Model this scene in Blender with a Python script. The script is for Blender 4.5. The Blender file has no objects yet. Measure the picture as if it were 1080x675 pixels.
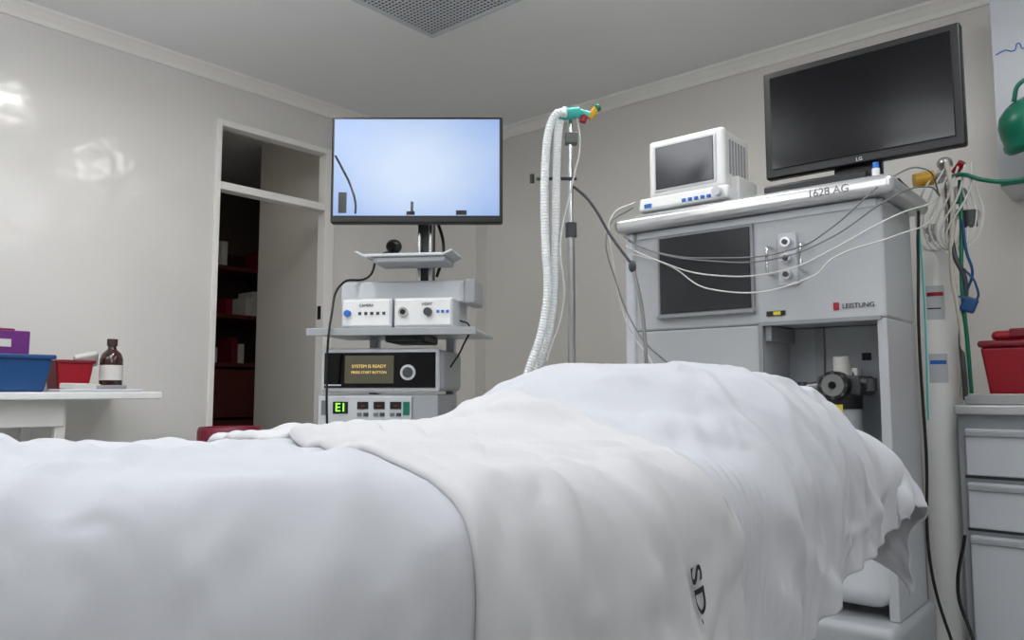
import bpy, bmesh, math, random
from mathutils import Vector, Matrix, noise
random.seed(4)
scene = bpy.context.scene
COL = scene.collection
YAW = math.radians(40.6)
CY, SY = math.cos(YAW), math.sin(YAW)

# ------------------------------------------------------------------ materials
def s2l(c):
    r = []
    for v in c[:3]:
        v = v/255.0
        r.append(v/12.92 if v <= 0.04045 else ((v+0.055)/1.055)**2.4)
    return (r[0], r[1], r[2], 1.0)

def mat(name, c, rough=0.5, metal=0.0, bump=0.0, bscale=20.0, var=0.0, vscale=3.0, coat=0.0, spec=0.5,
        emit=None, estr=0.0, detail=4.0, bdist=0.01):
    m = bpy.data.materials.new(name); m.use_nodes = True
    nt = m.node_tree; b = nt.nodes['Principled BSDF']
    col = s2l(c)
    b.inputs['Base Color'].default_value = col
    b.inputs['Roughness'].default_value = rough
    b.inputs['Metallic'].default_value = metal
    b.inputs['Specular IOR Level'].default_value = spec
    b.inputs['Coat Weight'].default_value = coat
    tc = nt.nodes.new('ShaderNodeTexCoord')
    n = nt.nodes.new('ShaderNodeTexNoise'); n.inputs['Scale'].default_value = vscale
    n.inputs['Detail'].default_value = 3
    nt.links.new(tc.outputs['Object'], n.inputs['Vector'])
    mx = nt.nodes.new('ShaderNodeMix'); mx.data_type = 'RGBA'
    v = var if var > 0 else 0.02
    mx.inputs['A'].default_value = tuple(min(1, x*(1-v)) for x in col[:3])+(1,)
    mx.inputs['B'].default_value = tuple(min(1, x*(1+v)) for x in col[:3])+(1,)
    nt.links.new(n.outputs['Fac'], mx.inputs['Factor'])
    nt.links.new(mx.outputs['Result'], b.inputs['Base Color'])
    if bump > 0:
        n2 = nt.nodes.new('ShaderNodeTexNoise'); n2.inputs['Scale'].default_value = bscale
        n2.inputs['Detail'].default_value = detail
        nt.links.new(tc.outputs['Object'], n2.inputs['Vector'])
        bp = nt.nodes.new('ShaderNodeBump'); bp.inputs['Strength'].default_value = bump
        bp.inputs['Distance'].default_value = bdist
        nt.links.new(n2.outputs['Fac'], bp.inputs['Height'])
        nt.links.new(bp.outputs['Normal'], b.inputs['Normal'])
    if emit:
        b.inputs['Emission Color'].default_value = s2l(emit)
        b.inputs['Emission Strength'].default_value = estr
    return m

M = {}
M['wall'] = mat('wall_gloss_paint', (225,223,219), 0.17, bump=0.45, bscale=6, var=0.03, vscale=1.2, detail=2, bdist=0.012)
M['wallback'] = mat('wall_back_paint', (221,218,212), 0.36, bump=0.25, bscale=6, var=0.03, vscale=1.2, detail=2)
M['ceil'] = mat('ceiling_paint', (240,241,241), 0.45, bump=0.1, bscale=8, var=0.02)
M['trim'] = mat('trim_paint', (243,241,236), 0.35)
M['floor'] = mat('vinyl_floor', (194,195,193), 0.35, var=0.08, vscale=8)
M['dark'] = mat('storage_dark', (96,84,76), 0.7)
M['part'] = mat('partition_paint', (218,214,206), 0.6, var=0.03)
M['redwood'] = mat('red_wood', (96,42,34), 0.5, var=0.2, vscale=12)
M['darkwood'] = mat('dark_wood', (62,40,34), 0.6, var=0.15, vscale=8)
M['white'] = mat('white_plastic', (230,231,230), 0.4)
M['cream'] = mat('cream_plastic', (216,215,211), 0.45)
M['grey'] = mat('machine_grey', (182,185,188), 0.40, var=0.03)
M['grey2'] = mat('machine_grey_dark', (142,145,148), 0.45)
M['grey3'] = mat('grey_mid', (164,168,172), 0.4)
M['lgrey'] = mat('light_grey', (202,206,211), 0.4)
M['dgrey'] = mat('dark_grey', (66,68,71), 0.5)
M['black'] = mat('black_plastic', (14,14,16), 0.4)
M['gloss'] = mat('black_gloss', (6,6,8), 0.10, spec=0.3)
M['scr'] = mat('dark_screen', (46,48,52), 0.18)
M['metal'] = mat('steel', (190,190,190), 0.28, metal=1.0)
M['chrome'] = mat('chrome', (215,215,215), 0.15, metal=1.0)
M['alu'] = mat('aluminium_tray', (210,211,212), 0.28, metal=0.7)
M['yellow'] = mat('yellow_plastic', (222,170,40), 0.4)
M['ylabel'] = mat('yellow_label', (220,200,60), 0.5)
M['red'] = mat('red_plastic', (160,20,38), 0.35)
M['dred'] = mat('dark_red_plastic', (126,18,38), 0.3)
M['maroon'] = mat('maroon_bag', (120,28,52), 0.3, bump=0.5, bscale=25)
M['blue'] = mat('blue_plastic', (22,72,126), 0.35)
M['lblue'] = mat('blue_label', (40,110,200), 0.45)
M['purple'] = mat('purple_box', (108,40,122), 0.5)
M['brown'] = mat('amber_bottle', (58,26,16), 0.12, coat=0.5)
M['green'] = mat('green_rubber', (16,112,86), 0.35)
M['teal'] = mat('teal_plastic', (70,190,180), 0.4)
M['cyl'] = mat('cylinder_paint', (253,253,250), 0.3, var=0.01, vscale=9)
M['hose'] = mat('beige_hose_rubber', (200,195,182), 0.45)
M['tube'] = mat('corrugated_tube', (236,240,240), 0.35)
M['cable'] = mat('cable_white', (212,212,207), 0.5)
M['cableg'] = mat('cable_grey', (118,118,118), 0.5)
M['ink'] = mat('ink', (30,30,40), 0.8)
M['sheet'] = mat('cotton_sheet', (202,204,209), 0.85, bump=0.12, bscale=30, var=0.012, vscale=4, spec=0.15, detail=5, bdist=0.006)
M['sheet2'] = mat('cotton_sheet_folded', (208,208,210), 0.85, bump=0.12, bscale=24, var=0.015, vscale=5, spec=0.15, detail=5, bdist=0.006)
M['mattress'] = mat('mattress_vinyl', (40,45,55), 0.5)
M['ledg'] = mat('green_led', (120,230,60), 0.5, emit=(150,255,70), estr=1.6)
M['ledr'] = mat('red_led', (150,50,40), 0.5, emit=(220,60,40), estr=0.35)
M['ledy'] = mat('amber_text', (220,190,110), 0.5, emit=(230,200,120), estr=0.6)
M['lcd'] = mat('lcd_panel', (60,58,50), 0.2, emit=(110,104,84), estr=0.3)
M['lamp'] = mat('lamp_diffuser', (255,255,255), 0.5, emit=(255,253,249), estr=85)
M['panel'] = mat('fill_panel_diffuser', (255,255,255), 0.5, emit=(249,251,255), estr=7.1)  # glow of the added fill panels
M['storage_fill'] = mat('storage_fill_diffuser', (255,255,255), 0.5, emit=(255,248,236), estr=14.0)  # glow of the added storage fill light

def screen_mat():
    m = bpy.data.materials.new('lit_screen'); m.use_nodes = True
    nt = m.node_tree; b = nt.nodes['Principled BSDF']
    b.inputs['Base Color'].default_value = (0.02,0.02,0.02,1); b.inputs['Roughness'].default_value = 0.3
    tc = nt.nodes.new('ShaderNodeTexCoord')
    mp = nt.nodes.new('ShaderNodeMapping')
    g = nt.nodes.new('ShaderNodeTexGradient'); g.gradient_type = 'SPHERICAL'
    mp.inputs['Scale'].default_value = (1.7,0.01,2.3)
    n = nt.nodes.new('ShaderNodeTexNoise'); n.inputs['Scale'].default_value = 5
    add = nt.nodes.new('ShaderNodeMath'); add.operation = 'MULTIPLY_ADD'; add.inputs[1].default_value = 0.25; 
    cr = nt.nodes.new('ShaderNodeValToRGB')
    cr.color_ramp.elements[0].position = 0.12; cr.color_ramp.elements[0].color = s2l((120,155,222))
    cr.color_ramp.elements[1].position = 0.95; cr.color_ramp.elements[1].color = s2l((205,224,248))
    e = cr.color_ramp.elements.new(0.5); e.color = s2l((166,194,240))
    nt.links.new(tc.outputs['Object'], mp.inputs['Vector']); nt.links.new(mp.outputs['Vector'], g.inputs['Vector'])
    nt.links.new(tc.outputs['Object'], n.inputs['Vector'])
    nt.links.new(n.outputs['Fac'], add.inputs[0]); nt.links.new(g.outputs['Fac'], add.inputs[2])
    nt.links.new(add.outputs[0], cr.inputs['Fac'])
    nt.links.new(cr.outputs['Color'], b.inputs['Emission Color'])
    b.inputs['Emission Strength'].default_value = 0.92
    return m
M['lit'] = screen_mat()

# ------------------------------------------------------------------ builders
def finish(me, name, parent, loc, rot, m, smooth=True, bevel=0.0, seg=2):
    ob = bpy.data.objects.new(name, me); COL.objects.link(ob)
    if m: me.materials.append(m)
    if smooth:
        for p in me.polygons: p.use_smooth = True
    ob.location = loc; ob.rotation_euler = rot
    if parent: ob.parent = parent
    if bevel > 0:
        bv = ob.modifiers.new('bevel','BEVEL'); bv.width = bevel; bv.segments = seg
        bv.limit_method = 'ANGLE'; bv.harden_normals = True
    return ob

def mesh_from(verts, faces, name):
    me = bpy.data.meshes.new(name); me.from_pydata([tuple(v) for v in verts], [], faces); me.update(); return me

def boxdata(lo, hi):
    x0,y0,z0 = lo; x1,y1,z1 = hi
    v = [(x0,y0,z0),(x1,y0,z0),(x1,y1,z0),(x0,y1,z0),(x0,y0,z1),(x1,y0,z1),(x1,y1,z1),(x0,y1,z1)]
    f = [(0,3,2,1),(4,5,6,7),(0,1,5,4),(1,2,6,5),(2,3,7,6),(3,0,4,7)]
    return v, f

class G:
    """one real-world object: an empty + parts. wc=True: part coordinates are given in room coordinates"""
    def __init__(s, name, loc, rot=0.0, wc=False):
        e = bpy.data.objects.new(name, None); COL.objects.link(e); e.empty_display_size = 0.1
        e.location = loc; e.rotation_euler = (0,0,rot)
        s.e = e; s.off = Vector(loc) if wc else Vector((0,0,0))
    def box(s, name, lo, hi, m, bevel=0.004, rot=(0,0,0), seg=2):
        lo = Vector(lo); hi = Vector(hi); c = (lo+hi)/2; h = (hi-lo)/2
        v,f = boxdata(-h, h)
        return finish(mesh_from(v,f,name), name, s.e, c-s.off, rot, m, bevel>0, bevel, seg)
    def cyl(s, name, p1, p2, r, m, r2=None, n=32, bevel=0.0):
        p1 = Vector(p1)-s.off; p2 = Vector(p2)-s.off; d = p2-p1; L = d.length
        r2 = r if r2 is None else r2
        me = bpy.data.meshes.new(name); bm = bmesh.new()
        bmesh.ops.create_cone(bm, cap_ends=True, segments=n, radius1=r, radius2=r2, depth=L)
        bm.to_mesh(me); bm.free()
        ob = finish(me, name, s.e, (p1+p2)/2, d.to_track_quat('Z','Y').to_euler(), m, True, bevel)
        if bevel == 0:
            em = ob.modifiers.new('e','EDGE_SPLIT'); em.split_angle = math.radians(50)
        return ob
    def lathe(s, name, base, prof, m, n=40, rot=(0,0,0)):
        verts=[]; faces=[]
        for (r,z) in prof:
            for i in range(n):
                a = 2*math.pi*i/n; verts.append((r*math.cos(a), r*math.sin(a), z))
        for j in range(len(prof)-1):
            for i in range(n):
                faces.append((j*n+i, j*n+(i+1)%n, (j+1)*n+(i+1)%n, (j+1)*n+i))
        ob = finish(mesh_from(verts,faces,name), name, s.e, Vector(base)-s.off, rot, m, True)
        em = ob.modifiers.new('e','EDGE_SPLIT'); em.split_angle = math.radians(50)
        return ob
    def tube(s, name, pts, r, m, res=12, ends=True):
        cu = bpy.data.curves.new(name,'CURVE'); cu.dimensions='3D'; cu.bevel_depth=r; cu.bevel_resolution=3
        cu.use_fill_caps = True
        sp = cu.splines.new('BEZIER'); sp.bezier_points.add(len(pts)-1); sp.resolution_u = res
        for i,p in enumerate(pts):
            bp = sp.bezier_points[i]; bp.co = Vector(p)-s.off; bp.handle_left_type='AUTO'; bp.handle_right_type='AUTO'
        cu.materials.append(m)
        ob = bpy.data.objects.new(name, cu); COL.objects.link(ob); ob.parent = s.e
        return ob
    def corr(s, name, pts, r, m, pitch=0.010, n=14):
        P = [Vector(p)-s.off for p in pts]; path=[]
        Q = [P[0]*2-P[1]]+P+[P[-1]*2-P[-2]]
        for i in range(1,len(Q)-2):
            L = (Q[i+1]-Q[i]).length; k = max(4,int(L/(pitch/4)))
            for j in range(k):
                t=j/k; a,b,c,d = Q[i-1],Q[i],Q[i+1],Q[i+2]
                path.append(0.5*((2*b)+(c-a)*t+(2*a-5*b+4*c-d)*t*t+(3*b-a-3*c+d)*t**3))
        path.append(P[-1])
        verts=[]; faces=[]; up = Vector((0.1,1,0.05)).normalized()
        for k,p in enumerate(path):
            T = (path[min(k+1,len(path)-1)]-path[max(k-1,0)]).normalized()
            S = T.cross(up).normalized(); U = S.cross(T).normalized()
            rr = r*(1.0 if k%4<2 else 0.85)
            for i in range(n):
                a=2*math.pi*i/n; verts.append(p+S*rr*math.cos(a)+U*rr*math.sin(a))
        for k in range(len(path)-1):
            for i in range(n): faces.append((k*n+i,k*n+(i+1)%n,(k+1)*n+(i+1)%n,(k+1)*n+i))
        return finish(mesh_from(verts,faces,name), name, s.e, (0,0,0), (0,0,0), m, True)
    def text(s, name, txt, loc, size, m, rot=(math.pi/2,0,0), ext=0.0006):
        cu = bpy.data.curves.new(name,'FONT'); cu.body = txt; cu.size = size; cu.extrude = ext
        cu.align_x='CENTER'; cu.align_y='CENTER'; cu.materials.append(m)
        ob = bpy.data.objects.new(name, cu); COL.objects.link(ob); ob.parent = s.e
        ob.location = Vector(loc)-s.off; ob.rotation_euler = rot
        return ob
    def ball(s, name, c, r, m, scale=(1,1,1)):
        me = bpy.data.meshes.new(name); bm = bmesh.new(); bmesh.ops.create_uvsphere(bm,u_segments=24,v_segments=16,radius=r)
        bm.to_mesh(me); bm.free()
        ob = finish(me,name,s.e,Vector(c)-s.off,(0,0,0),m,True); ob.scale = scale; return ob
    def caster(s, x, y, r=0.045):
        s.cyl('caster_wheel',(x-0.015,y,r),(x+0.015,y,r),r,M['black'])
        s.cyl('caster_stem',(x,y,r+0.005),(x,y,2*r+0.03),0.012,M['metal'])

def slabs(name, boxes, m):
    V=[];F=[]
    for lo,hi in boxes:
        v,f = boxdata(lo,hi); o=len(V); V+=v; F+=[tuple(i+o for i in q) for q in f]
    return finish(mesh_from(V,F,name), name, None, (0,0,0),(0,0,0), m, False)

# ------------------------------------------------------------------ bed (cloth settled first, while the scene is small)
BC = -0.82; HF = 0.335; RC = 0.065; BE = 1.60; ARC = math.pi/2*RC
def prof(m, hf, rc):
    arc = math.pi/2*rc
    if m < hf: return m, 0.0, 0.0
    if m < hf+arc:
        t=(m-hf)/rc; return hf+rc*math.sin(t), rc*(1-math.cos(t)), t/(math.pi/2)
    return hf+rc, rc+m-hf-arc, 1.0
def sm(e0,e1,x):
    t=max(0,min(1,(x-e0)/(e1-e0))); return t*t*(3-2*t)
def N(x,y,z=0): return noise.noise(Vector((x,y,z)))
def hfrc(sg,b):
    if sg<0: return HF,RC
    k=sm(0.48,-0.12,b)
    return HF-0.33*k, RC+0.11*k
def body(a, b, off=0.0, wr=0.0):
    """smooth shape of what lies under the sheet; wr = amount of initial cloth rumpling"""
    sg = 1 if a>=0 else -1
    hf,rc = hfrc(sg,b)
    x, dx, tx = prof(abs(a), hf, rc)
    yb, dy, ty = prof(max(0,b), BE-RC, RC) if b>0 else (b,0,0)
    uu = BC+sg*x+0.79
    u = uu/(0.36 if uu>0 else 0.32); w_ = (yb-1.30)/0.36
    q = min(25, abs(u)**2.2+abs(w_)**2.2)
    pil = 0.126*(1/(1+math.exp((q-0.68)*4.6)))*(1-0.6*tx)*(1-0.5*ty)
    X,Y = BC+sg*x, yb
    form = 0.022*sm(0.7,-0.1,Y) + 0.02*(1-(x/0.4)**2) + 0.006*N(X*3.1+3,Y*3.3,1)
    z = 0.898 - dx - dy + pil + form*(1-tx)*(1-ty)
    dd = max(0,dx-0.02); de = max(0,dy-0.02)
    ox = off*tx; oy = off*ty; oz = off*(1-tx)*(1-ty)
    if wr>0:
        fold = 0.5*N(b*6+2,dd*1.0,40)+0.35*N(b*13+dd,dd*1.5,44)
        ox += wr*tx*(0.012+0.10*dd+(0.014+0.26*min(dd,0.35))*fold)
        fe = 0.5*N(a*7,de,60)+0.35*N(a*14,de,61)
        oy += wr*ty*(0.012+0.10*de+(0.01+0.2*de)*fe)
        wx = X+0.12*N(X*2.5,Y*2.5,8); wy = Y+0.12*N(X*2.5,Y*2.5,12)
        oz += wr*(1-0.7*tx)*(0.010*max(0,1-abs(N(wx*2.2+wy*1.6,wy*8-wx*5,21))*4.0)+0.008*max(0,1-abs(N(wx*9+wy*4,wy*3-wx*2,33))*4)+0.003*N(X*16,Y*16,9))
    return Vector((X+sg*ox, Y+oy, z+oz))
def hem_near(y):
    return 0.065+0.135*(BE-y)/0.62 + 0.42*sm(0.98,0.78,y)
B0,B1 = -1.1, BE-RC+ARC+0.07
L0 = HF+ARC-RC+0.28
def L1f(b):
    hf,rc = hfrc(1,b)
    return hf+math.pi/2*rc-rc+hem_near(min(b,BE))+0.015*N(b*4,3,3)
NBs,NAs = 250,160
def grid(fn,l0,l1,nb,na):
    V=[];F=[]
    for j in range(nb+1):
        b=B0+(B1-B0)*j/nb; e1=l1(b)
        for i in range(na+1): V.append(fn(-l0+(l0+e1)*i/na,b))
    W_=na+1
    for j in range(nb):
        for i in range(na): F.append((j*W_+i,j*W_+i+1,(j+1)*W_+i+1,(j+1)*W_+i))
    return V,F
V0,F0 = grid(lambda a,b: body(a,b,0.012,1.0),L0,L1f,NBs,NAs)
simV = [v.copy() for v in V0]
try:
    cV,cF = grid(lambda a,b: body(a,b,0.0,0.0),L0+0.25,lambda b:L1f(b)+0.3,130,110)
    cm = mesh_from(cV,cF,'tmp_body'); cob = bpy.data.objects.new('tmp_body',cm); COL.objects.link(cob)
    cob.modifiers.new('c','COLLISION')
    cob.collision.thickness_outer = 0.004; cob.collision.cloth_friction = 12; cob.collision.damping = 0.5
    sob = bpy.data.objects.new('tmp_cloth',mesh_from(V0,F0,'tmp_cloth')); COL.objects.link(sob)
    vg = sob.vertex_groups.new(name='pin'); W_=NAs+1
    vg.add([j*W_+i for j in range(3) for i in range(W_)],1.0,'REPLACE')
    md = sob.modifiers.new('cloth','CLOTH'); st = md.settings
    st.quality = 6; st.mass = 0.15; st.tension_stiffness = 40; st.compression_stiffness = 40; st.shear_stiffness = 10
    st.bending_stiffness = 0.03; st.air_damping = 1.0; st.vertex_group_mass = 'pin'
    st.shrink_min = -0.05
    md.collision_settings.distance_min = 0.004; md.collision_settings.collision_quality = 2
    md.collision_settings.use_self_collision = False
    md.point_cache.frame_start = 1; md.point_cache.frame_end = 26
    for f in range(1,27): scene.frame_set(f)
    dg = bpy.context.evaluated_depsgraph_get()
    em_ = sob.evaluated_get(dg).to_mesh()
    res = [v.co.copy() for v in em_.vertices]
    dev = max((res[i]-V0[i]).length for i in range(len(res)))
    mean = sum((res[i]-V0[i]).length for i in range(len(res)))/len(res)
    print('CLOTH dev',dev,'mean',mean)
    if len(res)==len(V0) and dev==dev and mean < 0.2: simV = res
    sob.evaluated_get(dg).to_mesh_clear()
    bpy.data.objects.remove(sob); bpy.data.objects.remove(cob)
    scene.frame_set(1)
except Exception as ex:
    print('cloth settle skipped', ex)
# creases: soft ridges pushed out along the cloth normal
W_=NAs+1; newV=[]
for j in range(NBs+1):
    b=B0+(B1-B0)*j/NBs; e1=L1f(b)
    for i in range(NAs+1):
        a=-L0+(L0+e1)*i/NAs
        p=simV[j*W_+i]
        du=simV[j*W_+min(i+1,NAs)]-simV[j*W_+max(i-1,0)]; dv=simV[min(j+1,NBs)*W_+i]-simV[max(j-1,0)*W_+i]
        n=du.cross(dv); n=n.normalized() if n.length>1e-9 else Vector((0,0,1))
        wa=a+0.10*N(a*2.5,b*2.5,8); wb_=b+0.10*N(a*2.5,b*2.5,12)
        m1=0.5+0.5*N(a*2,b*2,90); m2=sm(0.75,1.05,b)
        r1=max(0,1-abs(N(wa*2.2+wb_*1.6,wb_*8-wa*4,21))*4.8)**1.5
        r2=max(0,1-abs(N(wa*7+wb_*5,wb_*3-wa*2,33))*4.8)**1.5
        r3=max(0,1-abs(N(wa*3.0+3,wb_*11,77))*4.4)**1.5
        side=sm(0.15,0.40,a)
        # folds fanning from the top of the hump down the near side
        rv=max(0,1-abs(N(wb_*9.0+wa*3.0,wa*1.1,101))*3.4)**1.3
        rw=max(0,1-abs(N(wb_*14.0-wa*5.0,wa*1.6,131))*3.8)**1.4
        h=0.0105*r1*(0.4+m1)+0.0085*r2*(0.35+m1)+side*m2*(0.016*rv+0.008*rw)+0.006*r3*(1-m2)+0.0015*N(a*22,b*22,5)
        newV.append(p+n*h)
simV=newV
def lookup(a,b):
    fj=(b-B0)/(B1-B0)*NBs; fi=(a+L0)/(L0+L1f(b))*NAs
    fj=min(max(fj,0),NBs-1e-4); fi=min(max(fi,0),NAs-1e-4)
    j=int(fj); i=int(fi); u=fi-i; v=fj-j; W_=NAs+1
    return (simV[j*W_+i]*(1-u)+simV[j*W_+i+1]*u)*(1-v)+(simV[(j+1)*W_+i]*(1-u)+simV[(j+1)*W_+i+1]*u)*v
def surf(a,b,off):
    h=0.012
    n=(lookup(a+h,b)-lookup(a-h,b)).cross(lookup(a,b+h)-lookup(a,b-h))
    n=n.normalized() if n.length>1e-9 else Vector((0,0,1))
    return lookup(a,b)+n*off
bed = G('operating_bed',(BC,0.3,0),0,wc=True)
o = finish(mesh_from(simV,F0,'bed_sheet'),'bed_sheet',bed.e,-bed.off,(0,0,0),M['sheet'])
ss=o.modifiers.new('ss','SUBSURF'); ss.levels=1; ss.render_levels=1
so=o.modifiers.new('s','SOLIDIFY'); so.thickness=0.002; so.offset=-1
def make_over():
    NB,NA=56,160; V=[];F=[]
    for i in range(NA+1):
        a = -0.60+(0.60+0.88)*i/NA
        t=(0.36-a)/0.74
        lo = 0.425+0.22*t; hi = 0.86+0.26*t
        if t<0: lo = 0.425+0.13*t; hi = 0.86+0.06*t
        lo += 0.006*N(a*7,1,1); hi += 0.010*N(a*7,5,1)
        for j in range(NB+1):
            s_=j/NB
            b=lo+(hi-lo)*s_
            e=min(s_,1-s_)*(hi-lo)
            off=0.005+0.008*min(1,e/0.012)**0.5+0.002*N(a*6,b*6,70)
            V.append(surf(a,b,off))
    W_=NB+1
    for i in range(NA):
        for j in range(NB): F.append((i*W_+j,(i+1)*W_+j,(i+1)*W_+j+1,i*W_+j+1))
    return mesh_from(V,F,'over')
o = finish(make_over(),'folded_draw_sheet',bed.e,-bed.off,(0,0,0),M['sheet2'])
so=o.modifiers.new('s','SOLIDIFY'); so.thickness=0.009; so.offset=-1
ss=o.modifiers.new('ss','SUBSURF'); ss.levels=1; ss.render_levels=1
# ink marking following the cloth
cu = bpy.data.curves.new('t','FONT'); cu.body='SD.'; cu.size=0.034; cu.align_x='CENTER'; cu.align_y='CENTER'; cu.offset=0.0006; cu.space_character=1.1
to = bpy.data.objects.new('t',cu); COL.objects.link(to)
dg = bpy.context.evaluated_depsgraph_get(); tm = bpy.data.meshes.new_from_object(to.evaluated_get(dg))
bpy.data.objects.remove(to)
bm=bmesh.new(); bm.from_mesh(tm); bmesh.ops.triangulate(bm,faces=bm.faces[:]); bmesh.ops.subdivide_edges(bm,edges=bm.edges[:],cuts=2,use_grid_fill=True)
for vv in bm.verts: vv.co = surf(0.418+vv.co.x, 0.728+vv.co.y, 0.0170)
bm.to_mesh(tm); bm.free()
finish(tm,'laundry_mark',bed.e,-bed.off,(0,0,0),M['ink'],False)
bed.box('mattress',(BC-0.36,-1.0,0.80),(BC+0.02,1.55,0.868),M['mattress'],0.03)
bed.box('mattress_head_section',(BC-0.02,0.55,0.80),(BC+0.36,1.55,0.866),M['mattress'],0.03)
bed.box('frame',(BC-0.33,-0.98,0.72),(BC+0.0,1.5,0.80),M['grey2'],0.01)
bed.box('frame_head_section',(BC-0.01,0.55,0.74),(BC+0.30,1.45,0.80),M['grey2'],0.01)
bed.box('pedestal',(BC-0.18,0.1,0.16),(BC+0.10,0.6,0.72),M['lgrey'],0.03)
bed.box('base',(BC-0.28,-0.5,0.0),(BC+0.28,1.0,0.16),M['grey3'],0.04)

# ------------------------------------------------------------------ room shell
XL, XR, YB, YF, H = -3.82, 2.4, 3.75, -2.6, 2.71
D0, D1, DT = 2.06, 2.757, 2.42
WT = 0.06
slabs('floor', [((XL-2.6,YF-0.12,-0.1),(XR+0.12,YB+0.9,0.0))], M['floor'])
slabs('ceiling', [((XL-2.6,YF-0.12,H),(XR+0.12,YB+0.9,H+0.1))], M['ceil'])
slabs('wall_left', [((XL-WT,YF-0.12,0),(XL,D0,H)),((XL-WT,D1,0),(XL,YB,H)),((XL-WT,D0,DT),(XL,D1,H))], M['wall'])
slabs('wall_back', [((XL-WT,YB,0),(XR+0.12,YB+0.12,H))], M['wallback'])
slabs('wall_right', [((XR,YF,0),(XR+0.12,YB,H))], M['wallback'])
slabs('wall_front', [((XL,YF-0.12,0),(XR,YF,H))], M['wallback'])
slabs('wall_column', [((XL,YB-0.10,0),(-3.44,YB,H))], M['wallback'])
# storage room behind the doorway
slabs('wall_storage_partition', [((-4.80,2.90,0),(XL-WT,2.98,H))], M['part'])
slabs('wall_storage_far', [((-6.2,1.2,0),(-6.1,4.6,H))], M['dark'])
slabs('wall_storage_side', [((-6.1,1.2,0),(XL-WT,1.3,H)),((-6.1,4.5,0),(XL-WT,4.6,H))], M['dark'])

def crown(name, p0, p1, inward):
    prof = [(0,0),(0,-0.065),(0.012,-0.065),(0.02,-0.045),(0.045,-0.02),(0.06,-0.012),(0.06,0)]
    p0=Vector(p0);p1=Vector(p1);n=Vector(inward); V=[];F=[]
    for p in (p0,p1):
        for a,b in prof: V.append(p+n*a+Vector((0,0,b)))
    k=len(prof)
    for i in range(k): F.append((i,(i+1)%k,k+(i+1)%k,k+i))
    finish(mesh_from(V,F,name),name,None,(0,0,0),(0,0,0),M['trim'],False)
crown('trim_1',(XL,YF,H),(XL,YB,H),(1,0,0))
crown('trim_2',(-3.44,YB,H),(XR,YB,H),(0,-1,0))
crown('trim_3',(XL,YB-0.10,H),(-3.38,YB-0.10,H),(0,-1,0))
slabs('baseboard_left', [((XL,YF,0),(XL+0.015,D0-0.06,0.09))], M['trim'])
slabs('baseboard_back', [((-3.44,YB-0.015,0),(XR,YB,0.09))], M['trim'])

# door frame with transom
d = G('door_1',(XL,(D0+D1)/2,0),0,wc=True)
fx0,fx1 = XL-0.065, XL+0.012
d.box('jamb_near',(fx0,D0-0.022,0),(fx1,D0+0.008,DT+0.03),M['trim'],0.004)
d.box('jamb_far',(fx0,D1-0.02,0),(fx1,D1+0.045,DT+0.03),M['trim'],0.004)
d.box('head',(fx0,D0+0.008,DT-0.005),(fx1,D1-0.02,DT+0.03),M['trim'],0.004)
d.box('transom_bar',(fx0,D0+0.008,2.068),(fx1,D1-0.02,2.112),M['trim'],0.006)
d.box('strike_plate',(fx0+0.02,D1-0.024,1.42),(fx0+0.05,D1-0.019,1.50),M['black'],0.002)

sh = G('storage_shelf',(-5.5,3.1,0),0,wc=True)
for y in (2.62,3.5): sh.box('side_panel',(-5.8,y,0),(-5.45,y+0.03,2.1),M['redwood'],0.003)
sh.box('back_panel',(-5.81,2.62,0),(-5.8,3.53,2.1),M['darkwood'],0)
for z in (0.05,0.42,0.80,1.18,1.55,1.92): sh.box('shelf_board',(-5.8,2.65,z),(-5.45,3.5,z+0.03),M['redwood'],0.003)
for z,h in ((0.08,0.32),(0.45,0.33),(0.83,0.33)):
    sh.box('drawer_front',(-5.46,2.67,z),(-5.44,3.48,z+h),M['redwood'],0.004)
for i in range(14):
    z = random.choice((1.21,1.58,1.95,1.21,1.58)); y = 2.68+0.055*i
    sh.box('storage_box',(-5.72,y,z),(-5.5,y+0.05,z+random.uniform(0.08,0.22)),random.choice([M['cream'],M['part'],M['dred'],M['dark'],M['lgrey']]),0.003)
sl = G('storage_fill_light',(-4.35,1.75,H))  # added fill light, hidden above the door head, brightens the partition
sl.box('housing',(-0.12,-0.12,-0.03),(0.12,0.12,-0.001),M['white'],0.004)
sl.box('diffuser',(-0.11,-0.11,-0.05),(0.11,0.11,-0.0305),M['storage_fill'],0)

# ceiling grille
v = G('ceiling_vent',(-2.35,2.2,H),0,wc=True)
v.box('back_plate',(-2.64,1.91,H-0.004),(-2.06,2.49,H-0.001),M['dgrey'],0)
for a in ((-2.65,1.90,-2.05,1.925),(-2.65,2.475,-2.05,2.50),(-2.65,1.925,-2.625,2.475),(-2.075,1.925,-2.05,2.475)):
    v.box('frame',(a[0],a[1],H-0.014),(a[2],a[3],H-0.001),M['lgrey'],0.003)
me = bpy.data.meshes.new('lattice'); bm = bmesh.new()
bmesh.ops.create_grid(bm,x_segments=26,y_segments=26,size=0.275); bm.to_mesh(me); bm.free()
lat = finish(me,'lattice',v.e,(0,0,-0.009),(0,0,0),M['lgrey'],False)
w = lat.modifiers.new('w','WIREFRAME'); w.thickness=0.0075; w.use_replace=True

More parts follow.
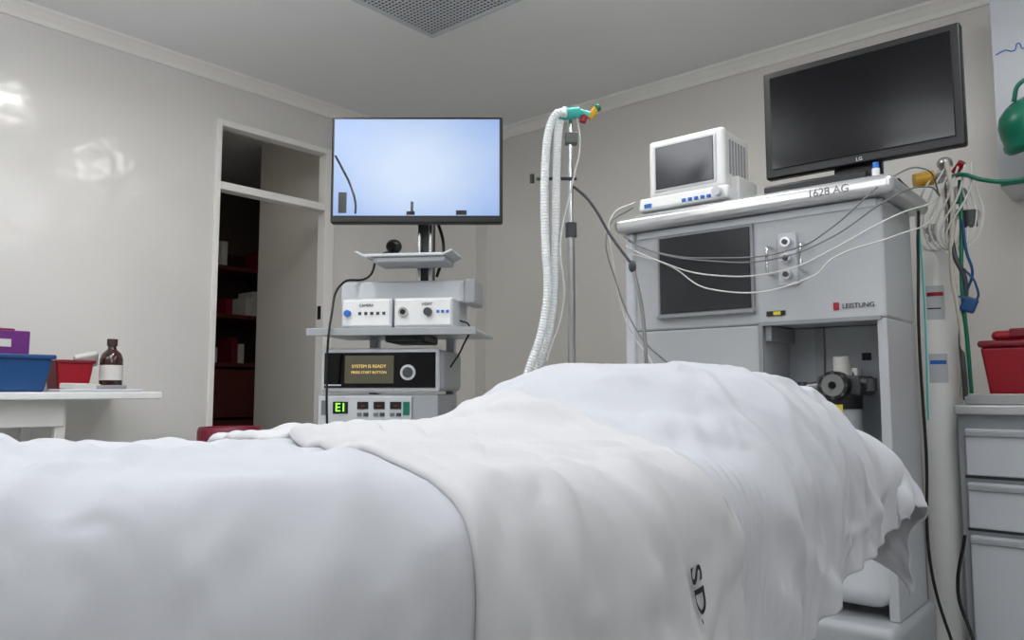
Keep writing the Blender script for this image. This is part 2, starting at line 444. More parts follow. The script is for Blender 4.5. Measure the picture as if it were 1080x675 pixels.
# ceiling downlights, then the added fill panels
def downlight(loc,r):
    g = G('ceiling_downlight',(loc[0],loc[1],H))
    g.lathe('trim_ring',(0,0,0),[(r+0.03,-0.001),(r+0.03,-0.012),(r,-0.016),(r,-0.001)],M['white'])
    g.cyl('diffuser',(0,0,-0.012),(0,0,-0.002),r-0.001,M['lamp'])
downlight((-2.52,1.40),0.10); downlight((-1.5,2.33),0.10)
def fill_panel(loc):  # added out of view, glows all round to lift walls and ceiling
    g = G('added_fill_panel',(loc[0],loc[1],H))
    g.box('spine',(-0.03,-0.5,-0.20),(0.03,0.5,-0.165),M['white'],0.004)
    g.box('diffuser',(-0.20,-0.55,-0.27),(0.20,0.55,-0.2005),M['panel'],0.02)
    for y in (-0.35,0.35): g.cyl('suspension_rod',(0,y,-0.166),(0,y,-0.001),0.006,M['metal'])
fill_panel((-2.2,0.65)); fill_panel((-1.1,-0.05)); fill_panel((-0.1,2.0)); fill_panel((0.9,-0.3)); fill_panel((-2.3,-1.3))

# ------------------------------------------------------------------ endoscopy tower
def toW(x,y): return (CY*x-SY*y, SY*x+CY*y)
tx_,ty_ = toW(-0.39,3.35)
t = G('endoscopy_trolley',(tx_,ty_,0),YAW-math.radians(8))
t.box('base',(-0.36,-0.18,0.10),(0.20,0.28,0.16),M['lgrey'],0.015)
for x in (-0.30,0.14):
    for y in (-0.13,0.23): t.caster(x,y)
t.box('upright_left',(-0.30,0.20,0.16),(-0.26,0.25,1.40),M['lgrey'],0.005)
t.box('upright_right',(0.06,0.20,0.16),(0.10,0.25,1.40),M['lgrey'],0.005)
for z in (0.45,0.78): t.box('shelf',(-0.43,-0.17,z),(0.14,0.26,z+0.02),M['lgrey'],0.006)
# electrosurgical unit
t.box('generator_body',(-0.41,-0.14,0.802),(0.11,0.22,0.985),M['grey3'],0.008)
t.box('generator_front',(-0.40,-0.152,0.81),(0.0,-0.14,0.978),M['lgrey'],0.004)
t.box('generator_display',(-0.335,-0.156,0.905),(-0.27,-0.151,0.955),M['black'],0.002)
t.text('display_digits','E1',(-0.3,-0.158,0.930),0.05,M['ledg'])
for x in (-0.205,-0.135,-0.065):
    t.box('readout',(x-0.025,-0.156,0.925),(x+0.022,-0.151,0.955),M['black'],0.001)
    t.text('readout_digits','--',(x,-0.158,0.94),0.026,M['ledr'])
    t.box('key_row',(x-0.025,-0.156,0.895),(x-0.005,-0.151,0.91),M['cableg'],0.001)
    t.box('key_row',(x+0.002,-0.156,0.895),(x+0.022,-0.151,0.91),M['dgrey'],0.001)
for i in range(5):
    t.cyl('socket',(-0.36+0.075*i,-0.156,0.845),(-0.36+0.075*i,-0.150,0.845),0.014,M['dgrey'],n=20)
t.box('green_label',(-0.385,-0.156,0.90),(-0.36,-0.151,0.96),M['cableg'],0.001)
t.box('power_switch',(-0.035,-0.156,0.90),(-0.008,-0.151,0.955),M['green'],0.001)
# processor (black / silver)
t.box('processor_body',(-0.39,-0.13,0.998),(0.13,0.22,1.17),M['grey3'],0.02)
t.box('processor_bezel',(-0.395,-0.152,0.992),(0.115,-0.12,1.176),M['lgrey'],0.03,seg=4)
t.box('processor_glass',(-0.375,-0.158,1.012),(0.10,-0.150,1.158),M['gloss'],0.003)
t.box('processor_screen',(-0.285,-0.161,1.03),(-0.075,-0.157,1.145),M['lcd'],0.002)
t.text('screen_text','SYSTEM IS READY',(-0.18,-0.163,1.10),0.019,M['ledy'])
t.text('screen_text','PRESS START BUTTON',(-0.18,-0.163,1.075),0.015,M['ledy'])
t.cyl('badge',(-0.015,-0.162,1.075),(-0.015,-0.156,1.075),0.032,M['lgrey'])
t.cyl('badge_centre',(-0.015,-0.164,1.075),(-0.015,-0.161,1.075),0.022,M['dgrey'])
t.box('silver_line',(-0.37,-0.161,1.02),(-0.30,-0.157,1.026),M['lgrey'],0)
# shelf with camera units
t.box('wide_shelf',(-0.43,-0.21,1.236),(0.273,0.26,1.252),M['lgrey'],0.005)
t.box('shelf_lip',(-0.435,-0.215,1.225),(0.278,-0.205,1.256),M['grey3'],0.003)
t.box('shelf_under_tray',(-0.12,-0.15,1.20),(0.05,0.1,1.235),M['black'],0.01)
for x0,x1,nm in ((-0.312,-0.092,'a'),(-0.084,0.168,'b')):
    t.box('camera_unit_'+nm,(x0,-0.14,1.262),(x1,0.16,1.385),M['lgrey'],0.008)
    t.box('unit_face_'+nm,(x0+0.008,-0.146,1.270),(x1-0.008,-0.138,1.378),M['white'],0.004)
    for k in range(2): t.box('unit_foot',(x0+0.03+k*0.13,-0.12,1.252),(x0+0.06+k*0.13,-0.09,1.263),M['black'],0)
t.cyl('light_port',(-0.04,-0.160,1.325),(-0.04,-0.144,1.325),0.02,M['chrome'])
t.cyl('light_port_core',(-0.04,-0.162,1.325),(-0.04,-0.158,1.325),0.011,M['black'])
t.cyl('knob',(0.065,-0.165,1.325),(0.065,-0.144,1.325),0.017,M['dgrey'])
t.cyl('camera_port',(-0.28,-0.160,1.322),(-0.28,-0.144,1.322),0.014,M['lblue'])
for k in range(5): t.box('button',(-0.235+0.026*k,-0.149,1.315),(-0.222+0.026*k,-0.145,1.328),M['dgrey'],0.001)
for k in range(3): t.box('button',(0.10+0.02*k,-0.149,1.32),(0.112+0.02*k,-0.145,1.332),M['lblue'],0.001)
t.text('unit_label','CAMERA',(-0.20,-0.148,1.355),0.016,M['ink'])
t.text('unit_label','LIGHT',(0.06,-0.148,1.358),0.016,M['ink'])
# light-grey housing behind
t.box('housing',(-0.36,-0.02,1.378),(0.21,0.16,1.474),M['lgrey'],0.01)
t.box('housing_end',(0.19,-0.04,1.37),(0.24,0.17,1.478),M['grey3'],0.01)
t.box('column_back',(0.10,0.08,1.252),(0.16,0.14,1.38),M['lgrey'],0.006)
# column and small shelf
t.box('column',(-0.03,0.04,1.45),(0.035,0.10,1.98),M['dgrey'],0.012)
t.cyl('column_trim',(-0.022,0.03,1.46),(-0.022,0.03,1.75),0.010,M['chrome'])
t.cyl('column_trim',(0.028,0.03,1.46),(0.028,0.03,1.75),0.010,M['chrome'])
t.box('small_shelf',(-0.20,-0.18,1.555),(0.13,0.03,1.568),M['lgrey'],0.004)
t.box('small_shelf_skirt',(-0.17,-0.17,1.53),(0.14,-0.0,1.556),M['grey3'],0.008)
t.box('shelf_wing',(-0.245,-0.18,1.562),(-0.19,0.03,1.572),M['lgrey'],0.003,rot=(0,math.radians(25),0))
t.box('shelf_wing',(0.12,-0.18,1.562),(0.172,0.03,1.572),M['lgrey'],0.003,rot=(0,math.radians(-25),0))
t.ball('camera_head',(-0.105,-0.08,1.615),0.034,M['black'],(1,1,0.9))
t.cyl('camera_lens',(-0.105,-0.125,1.61),(-0.105,-0.10,1.61),0.017,M['gloss'])
t.cyl('camera_foot',(-0.105,-0.08,1.568),(-0.105,-0.08,1.585),0.03,M['black'])
t.tube('camera_cable',[(-0.13,-0.05,1.60),(-0.19,-0.03,1.58),(-0.24,0.0,1.50),(-0.32,-0.10,1.46),(-0.325,-0.22,1.30),(-0.335,-0.225,1.0),(-0.34,-0.20,0.85)],0.005,M['black'])
t.tube('monitor_cable',[(0.03,0.08,1.8),(0.08,0.06,1.62),(0.05,0.06,1.5)],0.007,M['black'])
t.tube('port_cable',[(0.168,-0.0,1.30),(0.21,-0.02,1.28),(0.20,-0.1,1.18),(0.14,-0.05,1.1)],0.004,M['black'])
# monitor
mo = bpy.data.objects.new('monitor',None); COL.objects.link(mo); mo.parent=t.e; mo.location=(-0.004,-0.06,1.940); mo.rotation_euler=(0,0,math.radians(8))
def mpart(name,lo,hi,m,bevel=0.004):
    ob=t.box(name,lo,hi,m,bevel); ob.parent=mo; return ob
mpart('bezel',(-0.370,-0.045,-0.232),(0.362,0.0,0.232),M['black'],0.008)
mpart('back_shell',(-0.30,0.0,-0.18),(0.30,0.045,0.18),M['dgrey'],0.02)
sc_=mpart('display',(-0.357,-0.049,-0.200),(0.349,-0.0455,0.219),M['lit'],0)
ob=t.tube('display_dark_edge',[(-0.352,-0.0475,0.06),(-0.325,-0.0475,0.01),(-0.285,-0.0475,-0.07),(-0.262,-0.0475,-0.15),(-0.262,-0.0475,-0.193)],0.005,M['scr']); ob.parent=mo
ob=mpart('display_object',(-0.335,-0.0505,-0.19),(-0.300,-0.0492,-0.10),M['scr'],0)
ob=mpart('display_object',(-0.045,-0.0505,-0.198),(-0.01,-0.0492,-0.182),M['black'],0)
ob=mpart('display_object',(-0.028,-0.0505,-0.198),(-0.016,-0.0492,-0.14),M['scr'],0)
ob=mpart('display_object',(0.165,-0.0505,-0.198),(0.21,-0.0492,-0.178),M['black'],0)

# ------------------------------------------------------------------ circuit stand (IV-like pole with breathing tubes)
px,py = toW(0.205,2.66)
p = G('breathing_circuit_stand',(px,py,0),YAW)
p.cyl('pole_lower',(0,0,0.08),(0,0,1.55),0.013,M['metal'])
p.cyl('pole_upper',(0,0,1.55),(0,0,1.95),0.009,M['chrome'])
p.cyl('clamp',(0,0,1.53),(0,0,1.58),0.02,M['dgrey'])
for i in range(5):
    a=2*math.pi*i/5+0.3
    p.cyl('leg',(0,0,0.09),(0.25*math.cos(a),0.25*math.sin(a),0.07),0.014,M['metal'])
    p.ball('castor',(0.25*math.cos(a),0.25*math.sin(a),0.03),0.03,M['black'])
p.cyl('cross_bar',(-0.12,-0.01,1.735),(0.02,-0.01,1.735),0.006,M['dgrey'])
p.cyl('cross_knob',(-0.135,-0.01,1.72),(-0.135,-0.01,1.75),0.008,M['black'])
p.box('circuit_holder',(-0.02,-0.02,1.86),(0.025,0.02,1.90),M['cableg'],0.005)
p.cyl('y_piece',(-0.045,-0.03,1.955),(0.03,-0.03,1.965),0.02,M['teal'])
p.cyl('elbow_blue',(0.03,-0.03,1.965),(0.065,-0.03,1.955),0.013,M['teal'])
p.cyl('elbow_red',(0.062,-0.03,1.945),(0.088,-0.03,1.978),0.012,M['yellow'])
p.cyl('elbow_yellow',(0.04,-0.03,1.93),(0.05,-0.03,1.96),0.012,M['red'])
p.ball('cap_green',(0.092,-0.03,1.98),0.014,M['green'])
p.corr('corrugated_tube',[(-0.02,-0.05,1.955),(-0.055,-0.06,1.945),(-0.082,-0.06,1.87),(-0.094,-0.06,1.70),(-0.092,-0.06,1.50),(-0.085,-0.06,1.34),(-0.105,-0.06,1.20),(-0.145,-0.06,1.08),(-0.19,-0.06,0.95),(-0.24,-0.02,0.80)],0.015,M['tube'])
p.corr('corrugated_tube',[(-0.01,-0.02,1.975),(-0.03,-0.02,1.965),(-0.045,-0.03,1.88),(-0.052,-0.03,1.70),(-0.055,-0.03,1.50),(-0.062,-0.03,1.34),(-0.078,-0.03,1.20),(-0.115,-0.03,1.08),(-0.15,-0.03,0.95),(-0.2,0.02,0.80)],0.015,M['tube'])
p.tube('sample_line',[(0.02,-0.03,1.95),(0.03,-0.04,1.85),(0.0,-0.04,1.7),(-0.04,-0.05,1.5),(-0.03,-0.05,1.3),(-0.09,-0.05,1.1)],0.003,M['cable'])
p.tube('flex_arm',[(0.01,0,1.71),(0.06,-0.01,1.66),(0.14,-0.03,1.52),(0.20,-0.05,1.43)],0.005,M['dgrey'])
p.ball('arm_joint',(0.203,-0.05,1.42),0.016,M['dgrey'],(0.8,0.8,1.3))
p.tube('flex_arm_lower',[(0.205,-0.05,1.41),(0.23,-0.05,1.30),(0.245,-0.04,1.15),(0.25,-0.03,1.05)],0.006,M['metal'])
p.cyl('arm_tip',(0.25,-0.03,0.99),(0.25,-0.03,1.06),0.010,M['black'])

# ------------------------------------------------------------------ anaesthesia machine
a = G('anesthesia_machine',(-1.14,2.8,0),0,wc=True)
a.box('upper_body',(-1.60,2.60,1.227),(-0.684,2.94,1.615),M['grey'],0.012)
a.box('left_body',(-1.60,2.60,0.80),(-1.086,2.935,1.227),M['grey'],0.008)
a.box('side_post_left',(-1.635,2.585,0.70),(-1.59,2.93,1.615),M['lgrey'],0.012)
a.box('recess_back',(-1.086,2.83,0.78),(-0.712,2.93,1.225),M['grey3'],0.003)
a.box('side_panel_right',(-0.715,2.60,0.30),(-0.6845,2.935,1.228),M['grey'],0.004)
a.box('recess_floor',(-1.09,2.58,0.76),(-0.72,2.85,0.80),M['lgrey'],0.008)
a.box('recess_rail',(-1.084,2.61,1.17),(-1.06,2.83,1.222),M['grey2'],0.003)
a.box('recess_column',(-0.985,2.815,0.8),(-0.955,2.832,1.222),M['grey2'],0.003)
a.box('recess_frame_top',(-1.10,2.592,1.222),(-0.70,2.602,1.236),M['grey2'],0.002)
a.box('recess_frame_left',(-1.10,2.592,0.80),(-1.084,2.602,1.224),M['grey2'],0.002)
# top tray
a.box('top_tray',(-1.655,2.54,1.615),(-0.635,3.0,1.672),M['alu'],0.022,seg=5)
a.box('top_rim',(-1.63,2.57,1.668),(-0.66,2.98,1.678),M['grey3'],0.004)
a.text('asset_number','1628 AG',(-0.83,2.5385,1.643),0.036,M['cableg'])
a.box('headband',(-1.58,2.594,1.585),(-0.70,2.602,1.612),M['lgrey'],0.003)
# display
a.box('display_frame',(-1.49,2.59,1.277),(-1.108,2.602,1.588),M['grey2'],0.006)
a.box('display_glass',(-1.478,2.584,1.289),(-1.12,2.592,1.576),M['scr'],0.003)
a.box('display_ledge',(-1.49,2.575,1.270),(-1.108,2.60,1.282),M['grey2'],0.002)
# flow / suction panel
a.box('valve_plate',(-1.02,2.585,1.355),(-0.955,2.602,1.535),M['lgrey'],0.004)
for z in (1.50,1.445,1.39):
    a.cyl('valve_knob',(-0.985,2.56,z),(-0.985,2.587,z),0.017,M['chrome'])
    a.cyl('valve_core',(-0.985,2.556,z),(-0.985,2.561,z),0.009,M['dgrey'])
for x in (-1.045,-0.93):
    a.tube('bracket_loop',[(x,2.60,1.49),(x,2.56,1.485),(x,2.555,1.44),(x,2.56,1.40),(x,2.60,1.395)],0.005,M['chrome'])
a.box('warning_label',(-1.07,2.596,1.255),(-1.005,2.601,1.272),M['black'],0)
a.box('warning_label_y',(-1.045,2.594,1.258),(-1.02,2.5965,1.270),M['ylabel'],0)
a.box('brand_mark',(-0.845,2.595,1.262),(-0.828,2.601,1.286),M['red'],0.001)
a.text('brand_text','LEISTUNG',(-0.768,2.597,1.272),0.022,M['ink'])
# absorber in the recess
a.box('absorber_block',(-0.93,2.66,0.985),(-0.79,2.82,1.05),M['dgrey'],0.01)
a.cyl('absorber_canister',(-0.86,2.70,0.80),(-0.86,2.70,0.95),0.058,M['grey3'])
a.cyl('canister_collar',(-0.86,2.70,0.94),(-0.86,2.70,0.99),0.062,M['black'])
a.cyl('gauge_body',(-0.862,2.615,1.018),(-0.862,2.66,1.018),0.046,M['black'])
a.cyl('gauge_face',(-0.862,2.610,1.018),(-0.862,2.616,1.018),0.036,M['cableg'])
a.cyl('gauge_hub',(-0.862,2.606,1.018),(-0.862,2.611,1.018),0.012,M['gloss'])
for k in range(8):
    an=k*math.pi/4
    a.cyl('gauge_rib',(-0.862+0.041*math.cos(an),2.611,1.018+0.041*math.sin(an)),(-0.862+0.041*math.cos(an),2.616,1.018+0.041*math.sin(an)),0.006,M['dgrey'],n=12)
a.cyl('white_cap',(-0.865,2.72,1.05),(-0.865,2.72,1.115),0.027,M['cream'],bevel=0.004)
a.cyl('canister_top',(-0.82,2.72,1.05),(-0.82,2.72,1.075),0.02,M['chrome'])
a.box('yellow_label',(-0.892,2.634,0.925),(-0.84,2.638,0.955),M['ylabel'],0)
a.cyl('side_port',(-0.93,2.70,1.02),(-0.985,2.68,1.01),0.013,M['metal'])
a.cyl('side_port',(-0.79,2.68,1.03),(-0.755,2.66,1.02),0.013,M['metal'])
a.cyl('port_knob',(-0.985,2.68,0.99),(-0.985,2.68,1.03),0.016,M['dgrey'])
a.cyl('port_knob',(-0.755,2.66,1.0),(-0.755,2.66,1.04),0.016,M['dgrey'])
a.box('warning_tag',(-0.83,2.825,1.105),(-0.80,2.829,1.13),M['ink'],0)
a.box('hook_label',(-0.765,2.825,1.12),(-0.735,2.829,1.15),M['black'],0)
a.box('hook_label',(-0.760,2.823,1.125),(-0.740,2.826,1.145),M['grey'],0)
# lower body
a.box('lower_cabinet',(-1.55,2.66,0.30),(-1.05,2.92,0.80),M['grey2'],0.02)
a.box('lower_drum',(-1.06,2.57,0.33),(-0.70,2.92,0.76),M['lgrey'],0.06,seg=5)
a.box('base',(-1.60,2.50,0.12),(-0.67,3.0,0.30),M['grey3'],0.03,seg=4)
a.box('base_drawer_line',(-1.5,2.496,0.205),(-0.72,2.502,0.212),M['dgrey'],0)
for x in (-1.5,-0.76):
    for y in (2.6,2.92): a.caster(x,y,0.05)
# cables across the front
for k,(z0,zm,z1) in enumerate(((1.60,1.44,1.62),(1.56,1.40,1.56),(1.58,1.47,1.68),(1.53,1.37,1.50))):
    a.tube('front_cable',[(-1.62+0.01*k,2.56,z0),(-1.50+0.03*k,2.545,z0-0.07),(-1.25,2.53,zm+0.02-0.01*k),(-1.0+0.04*k,2.525,zm),(-0.82,2.53,zm+0.05),(-0.66,2.56,z1-0.03),(-0.60,2.8,z1+0.05),(-0.62,3.1,1.70)],0.0026,M['cable'] if k%2 else M['cableg'])
a.tube('left_cable',[(-1.59,2.60,1.74),(-1.645,2.52,1.68),(-1.65,2.53,1.5),(-1.60,2.55,1.25),(-1.50,2.56,1.1),(-1.45,2.57,0.95)],0.003,M['cable'])
a.tube('left_cable',[(-1.60,2.60,1.72),(-1.66,2.52,1.64),(-1.63,2.53,1.4),(-1.54,2.55,1.2),(-1.40,2.56,1.05),(-1.40,2.57,0.95)],0.003,M['cableg'])
a.tube('power_cable',[(-0.72,2.95,1.75),(-0.66,2.92,1.66),(-0.655,2.90,1.5),(-0.665,2.90,1.2),(-0.66,2.90,0.8),(-0.665,2.92,0.4),(-0.60,2.95,0.1)],0.005,M['black'])
a.tube('blue_tube',[(-0.66,2.95,1.6),(-0.655,2.95,1.3),(-0.66,2.95,0.9)],0.003,M['teal'])
# black pouch on left front
a.box('black_pouch',(-1.45,2.50,0.98),(-1.30,2.60,1.045),M['black'],0.03,seg=4)

# patient monitor on top
q = G('patient_monitor',(-1.38,2.72,1.678),0,wc=True)
q.box('body',(-1.525,2.62,1.70),(-1.22,2.84,1.965),M['cream'],0.018,seg=4)
q.box('bezel',(-1.53,2.605,1.745),(-1.215,2.635,1.968),M['white'],0.014,seg=4)
q.box('screen_frame',(-1.505,2.600,1.762),(-1.245,2.607,1.948),M['lgrey'],0.004)
q.box('screen',(-1.495,2.597,1.772),(-1.255,2.602,1.938),M['scr'],0.002)
q.box('control_panel',(-1.56,2.575,1.682),(-1.19,2.70,1.735),M['white'],0.012,rot=(math.radians(-8),0,0))
for k in range(5): q.box('button',(-1.37+0.025*k,2.567,1.70),(-1.355+0.025*k,2.577,1.712),M['lblue'],0.002)
q.box('logo',(-1.53,2.567,1.70),(-1.50,2.577,1.715),M['lblue'],0.001)
q.cyl('knob',(-1.225,2.55,1.715),(-1.225,2.58,1.715),0.017,M['lgrey'])
for k in range(6): q.box('side_vent',(-1.222,2.66+0.025*k,1.80),(-1.217,2.67+0.025*k,1.93),M['grey2'],0)
q.box('side_pod',(-1.225,2.66,1.69),(-1.185,2.83,1.79),M['cream'],0.01)

# flat television on top
tv = G('television',(-0.80,2.82,1.678),0,wc=True)
tv.box('frame',(-1.135,2.785,1.785),(-0.475,2.825,2.195),M['black'],0.008)
tv.box('back_shell',(-1.05,2.82,1.83),(-0.56,2.87,2.14),M['black'],0.03)
tv.box('panel',(-1.108,2.780,1.818),(-0.502,2.787,2.170),M['gloss'],0.002)
tv.text('logo','LG',(-0.80,2.782,1.80),0.018,M['lgrey'])
tv.box('neck',(-0.90,2.82,1.69),(-0.74,2.86,1.86),M['black'],0.01)
tv.box('stand_base',(-1.14,2.70,1.678),(-0.76,2.95,1.70),M['gloss'],0.01)
tv.box('speaker_bar',(-1.12,2.72,1.70),(-0.76,2.77,1.745),M['black'],0.01)
vial = G('blue_capped_vial',(-0.72,2.68,1.678),0)
vial.cyl('body',(0,0,0),(0,0,0.05),0.012,M['white']); vial.cyl('cap',(0,0,0.05),(0,0,0.07),0.010,M['lblue'])

# ------------------------------------------------------------------ gas cylinder + regulator + hoses
c = G('gas_cylinder',(-0.705,3.36,0),0,wc=True)
c.lathe('tank',(-0.705,3.36,0),[(0.0,0.0),(0.066,0.0),(0.073,0.02),(0.073,1.42),(0.068,1.48),(0.048,1.53),(0.024,1.555),(0.018,1.58),(0.0,1.58)],M['cyl'])
c.cyl('valve',(-0.705,3.36,1.575),(-0.705,3.36,1.65),0.016,M['metal'])
c.cyl('valve_outlet',(-0.705,3.35,1.615),(-0.705,3.28,1.615),0.012,M['metal'])
def wrap(name,z0,z1,a0,a1,r,m):
    V=[];F=[];n=10
    for i in range(n+1):
        an=a0+(a1-a0)*i/n
        for z in (z0,z1): V.append((r*math.cos(an),r*math.sin(an),z))
    for i in range(n): F.append((2*i,2*i+2,2*i+3,2*i+1))
    finish(mesh_from(V,F,name),name,c.e,(0,0,0),(0,0,0),m,True)
wrap('label_paper',1.27,1.40,math.radians(255),math.radians(305),0.0738,M['lgrey'])
wrap('label_stripe',1.36,1.375,math.radians(258),math.radians(302),0.0743,M['red'])
wrap('label_stripe',1.31,1.315,math.radians(258),math.radians(295),0.0743,M['ink'])
wrap('label_paper',1.03,1.14,math.radians(255),math.radians(305),0.0738,M['lgrey'])
wrap('label_stripe',1.10,1.115,math.radians(258),math.radians(302),0.0743,M['lblue'])

r = G('gas_regulator_and_hoses',(-0.62,3.25,1.70),0,wc=True)
r.cyl('manifold_post',(-0.64,3.32,1.60),(-0.64,3.32,1.88),0.014,M['chrome'])
r.ball('manifold_head',(-0.64,3.31,1.87),0.028,M['metal'])
r.cyl('yellow_knob',(-0.73,3.22,1.80),(-0.67,3.25,1.81),0.028,M['yellow'])
r.cyl('yellow_ring',(-0.67,3.25,1.80),(-0.64,3.30,1.82),0.020,M['metal'])
r.cyl('gauge',(-0.595,3.25,1.73),(-0.590,3.27,1.73),0.032,M['cableg'])
r.cyl('gauge_face',(-0.598,3.243,1.73),(-0.595,3.252,1.73),0.028,M['white'])
r.cyl('red_valve',(-0.60,3.27,1.82),(-0.57,3.25,1.85),0.014,M['red'])
r.cyl('steel_nut',(-0.60,3.27,1.66),(-0.53,3.23,1.64),0.020,M['metal'])
r.cyl('steel_nut',(-0.55,3.23,1.60),(-0.55,3.23,1.66),0.022,M['dgrey'])
random.seed(9)
for k in range(6):
    x=-0.67+0.022*k
    r.tube('white_hose',[(x+0.02,3.25,1.84),(x-0.03+0.01*k,3.2,1.74),(x-0.05,3.19,1.62-0.02*k),(x,3.2,1.52),(x+0.05,3.22,1.62),(x+0.03,3.24,1.75)],0.004,M['cable'])
r.tube('beige_hose',[(-0.62,3.24,1.86),(-0.60,3.2,1.7),(-0.61,3.18,1.45),(-0.59,3.19,1.2),(-0.60,3.22,1.05),(-0.61,3.24,0.98)],0.009,M['hose'])
r.tube('green_hose',[(-0.58,3.24,1.78),(-0.575,3.2,1.6),(-0.58,3.18,1.4),(-0.575,3.2,1.15),(-0.58,3.25,0.98)],0.007,M['green'])
r.tube('black_hose',[(-0.61,3.24,1.75),(-0.60,3.18,1.5),(-0.57,3.18,1.4),(-0.595,3.2,1.2),(-0.59,3.2,1.02),(-0.60,3.25,0.97)],0.009,M['dgrey'])
r.tube('green_hose_right',[(-0.60,3.24,1.80),(-0.56,3.2,1.79),(-0.50,3.2,1.76),(-0.42,3.2,1.74),(-0.30,3.2,1.75)],0.008,M['green'])
r.tube('blue_strap',[(-0.57,3.19,1.62),(-0.56,3.18,1.5),(-0.545,3.18,1.42),(-0.565,3.18,1.36)],0.005,M['blue'])
r.box('blue_clamp',(-0.585,3.165,1.28),(-0.535,3.185,1.335),M['blue'],0.008,rot=(0,0.4,0))
r.tube('blue_wire',[(-0.59,3.17,1.34),(-0.54,3.17,1.32),(-0.535,3.17,1.38),(-0.57,3.17,1.44)],0.004,M['blue'])

mk = G('anesthesia_mask',(-0.35,3.26,1.94),0)
mk.lathe('cup',(0,0,0),[(0.016,0.105),(0.035,0.100),(0.065,0.085),(0.088,0.055),(0.098,0.02),(0.102,-0.005),(0.110,-0.015),(0.114,-0.03),(0.108,-0.045),(0.095,-0.050),(0.082,-0.040),(0.075,-0.02)],M['green'],rot=(math.radians(25),math.radians(-28),0))
mk.tube('mask_hose',[(-0.045,-0.04,0.09),(-0.02,-0.05,0.15),(0.08,-0.03,0.16),(0.14,0,0.05),(0.12,0,-0.1),(0.0,-0.02,-0.19),(-0.1,-0.03,-0.2)],0.008,M['green'])
mk.tube('hanger',[(-0.04,-0.03,0.09),(-0.0,0.08,0.14),(0.0,0.19,0.12)],0.004,M['metal'])

# wall cabinet
wcb = G('wall_cabinet',(-0.05,3.6,1.78),0,wc=True)
wcb.box('carcass',(-0.485,3.46,1.78),(0.40,3.745,2.55),M['lgrey'],0.005)
wcb.box('door_left',(-0.483,3.44,1.785),(-0.045,3.46,2.545),M['lgrey'],0.005)
wcb.box('door_right',(-0.040,3.44,1.785),(0.398,3.46,2.545),M['lgrey'],0.005)
wcb.tube('blue_scribble',[(-0.47,3.438,2.30),(-0.44,3.438,2.31),(-0.41,3.438,2.30),(-0.395,3.438,2.325),(-0.38,3.438,2.30),(-0.365,3.438,2.32),(-0.34,3.438,2.305)],0.002,M['lblue'])
wcb.box('handle',(-0.09,3.42,1.95),(-0.07,3.44,2.1),M['metal'],0.004)

# drawer cabinet
k = G('drawer_cabinet',(-0.2,3.45,0),0,wc=True)
k.box('carcass',(-0.626,3.22,0.06),(0.25,3.70,0.915),M['grey3'],0.006)
k.box('plinth',(-0.60,3.26,0),(0.22,3.68,0.06),M['dgrey'],0)
k.box('countertop',(-0.628,3.18,0.915),(0.27,3.72,0.950),M['alu'],0.006)
zs=((0.70,0.865),(0.515,0.675),(0.10,0.49))
for z0,z1 in zs:
    for x0,x1 in ((-0.600,-0.20),(-0.17,0.23)):
        k.box('drawer_front',(x0,3.195,z0),(x1,3.222,z1),M['lgrey'],0.006)
        k.box('drawer_pull',(x0+0.0,3.185,z1-0.028),(x1,3.205,z1-0.008),M['grey3'],0.006)
        k.box('drawer_gap',(x0-0.008,3.217,z0-0.012),(x1+0.008,3.2225,z0-0.002),M['dgrey'],0)
tr = G('steel_tray',(-0.35,3.38,0.95),0,wc=True)
tr.box('bottom',(-0.59,3.24,0.951),(-0.10,3.5,0.956),M['metal'],0)
tr.box('rim_front',(-0.60,3.225,0.951),(-0.09,3.24,0.990),M['metal'],0.004)
tr.box('rim_back',(-0.60,3.5,0.951),(-0.09,3.51,0.990),M['metal'],0.004)
tr.box('rim_left',(-0.60,3.24,0.951),(-0.59,3.5,0.990),M['metal'],0.003)
tr.box('rim_right',(-0.10,3.24,0.951),(-0.09,3.5,0.990),M['metal'],0.003)
def taper(g,name,cx,cy,z0,z1,w0,d0,w1,d1,m,bevel=0.01):
    V=[(-w0,-d0,z0),(w0,-d0,z0),(w0,d0,z0),(-w0,d0,z0),(-w1,-d1,z1),(w1,-d1,z1),(w1,d1,z1),(-w1,d1,z1)]
    F=[(0,3,2,1),(4,5,6,7),(0,1,5,4),(1,2,6,5),(2,3,7,6),(3,0,4,7)]
    return finish(mesh_from(V,F,name),name,g.e,(cx,cy,0),(0,0,0),m,True,bevel,3)
sp = G('sharps_container',(-0.42,3.38,0.957),0)
taper(sp,'bin',0,0,0,0.20,0.105,0.09,0.13,0.11,M['red'])
sp.box('lid',(-0.138,-0.118,0.20),(0.138,0.118,0.225),M['dred'],0.01)
sp.box('lid_top',(-0.10,-0.08,0.225),(0.10,0.08,0.262),M['red'],0.02)
sp.box('flap',(-0.04,-0.085,0.235),(0.05,-0.06,0.268),M['dred'],0.006)
ps = G('power_adapter',(-0.60,3.02,0),0)
ps.box('brick',(-0.04,-0.06,0),(0.04,0.06,0.05),M['black'],0.01)
ps.tube('lead',[(0,0,0.05),(0.02,0.05,0.12),(-0.03,0.1,0.3),(-0.0,0.1,0.5)],0.006,M['black'])

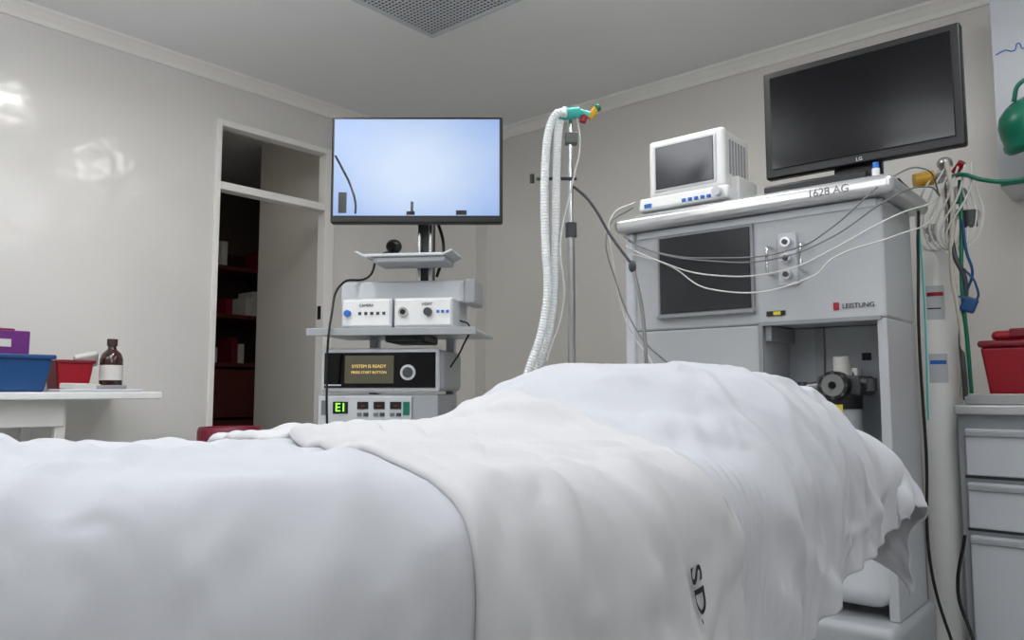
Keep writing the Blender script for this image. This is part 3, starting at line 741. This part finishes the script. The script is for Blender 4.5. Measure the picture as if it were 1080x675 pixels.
# ------------------------------------------------------------------ left side table + items
b = G('side_table',(-3.55,0.6,0),0,wc=True)
b.box('top',(-3.80,-0.6,0.965),(-3.30,1.56,0.995),M['white'],0.006)
b.box('apron',(-3.78,-0.5,0.86),(-3.36,1.20,0.965),M['cream'],0.004)
for y in (-0.5,1.17):
    for x in (-3.76,-3.39): b.box('leg',(x-0.02,y,0),(x+0.02,y+0.04,0.965),M['cream'],0.004)
bb = G('blue_bin',(-3.56,1.02,0.995),0)
taper(bb,'tub',0,0,0.0,0.135,0.12,0.13,0.14,0.15,M['blue'])
bb.box('rim',(-0.15,-0.16,0.13),(0.15,0.16,0.148),M['blue'],0.006)
pb = G('purple_box',(-3.58,1.0,1.143),0.1)
pb.box('carton',(-0.09,-0.11,0.0),(0.09,0.10,0.095),M['purple'],0.004)
pb.box('label',(0.088,-0.03,0.03),(0.092,0.03,0.06),M['cream'],0)
pb.box('flap',(-0.07,-0.07,0.094),(0.05,0.06,0.105),M['dred'],0.003)
rc = G('red_container',(-3.62,1.30,0.995),0)
taper(rc,'tub',0,0,0,0.125,0.06,0.06,0.075,0.075,M['red'])
rc.box('rim',(-0.08,-0.08,0.12),(0.08,0.08,0.135),M['dred'],0.005)
rc.box('packet',(0.03,0.0,0.10),(0.06,0.10,0.17),M['cream'],0.01,rot=(0.3,0.5,0.2))
bo = G('antiseptic_bottle',(-3.51,1.43,0.995),0)
bo.lathe('bottle',(0,0,0),[(0,0),(0.042,0),(0.046,0.006),(0.046,0.14),(0.038,0.165),(0.020,0.182),(0.017,0.19),(0.017,0.20)],M['brown'])
bo.cyl('cap',(0,0,0.198),(0,0,0.228),0.021,M['darkwood'])
bo.lathe('label',(0,0,0),[(0.0468,0.05),(0.0468,0.115)],M['cream'])
pt = G('instrument_packets',(-3.375,1.28,0.995),0)
pt.box('tray',(-0.065,-0.12,0.0),(0.065,0.20,0.012),M['lgrey'],0.004)
pt.box('packet_a',(-0.05,-0.08,0.012),(0.04,0.04,0.034),M['cream'],0.004,rot=(0,0.05,0.3))
pt.box('packet_b',(-0.04,0.04,0.012),(0.05,0.15,0.028),M['grey2'],0.004,rot=(0,0.0,-0.3))
wb = G('waste_bin',(-3.02,1.72,0),0)
wb.lathe('bucket',(0,0,0),[(0,0),(0.10,0),(0.125,0.80),(0.12,0.80)],M['grey2'])
wb.lathe('bag_rim',(0,0,0),[(0.122,0.72),(0.132,0.76),(0.131,0.835),(0.125,0.85),(0.11,0.845),(0.10,0.80),(0.0,0.78)],M['maroon'])

# ------------------------------------------------------------------ world, camera
wd = bpy.data.worlds.new('world'); scene.world = wd; wd.use_nodes = True
wd.node_tree.nodes['Background'].inputs[0].default_value = (0.5,0.5,0.5,1)
wd.node_tree.nodes['Background'].inputs[1].default_value = 0.1
cam = bpy.data.cameras.new('camera'); co = bpy.data.objects.new('camera',cam); COL.objects.link(co)
co.location = (0,0,1.0); co.rotation_euler = (math.radians(95.2),0,YAW)
cam.lens = 820/1080*36; cam.sensor_width = 36; cam.clip_start=0.02
scene.camera = co
scene.view_settings.view_transform = 'Standard'
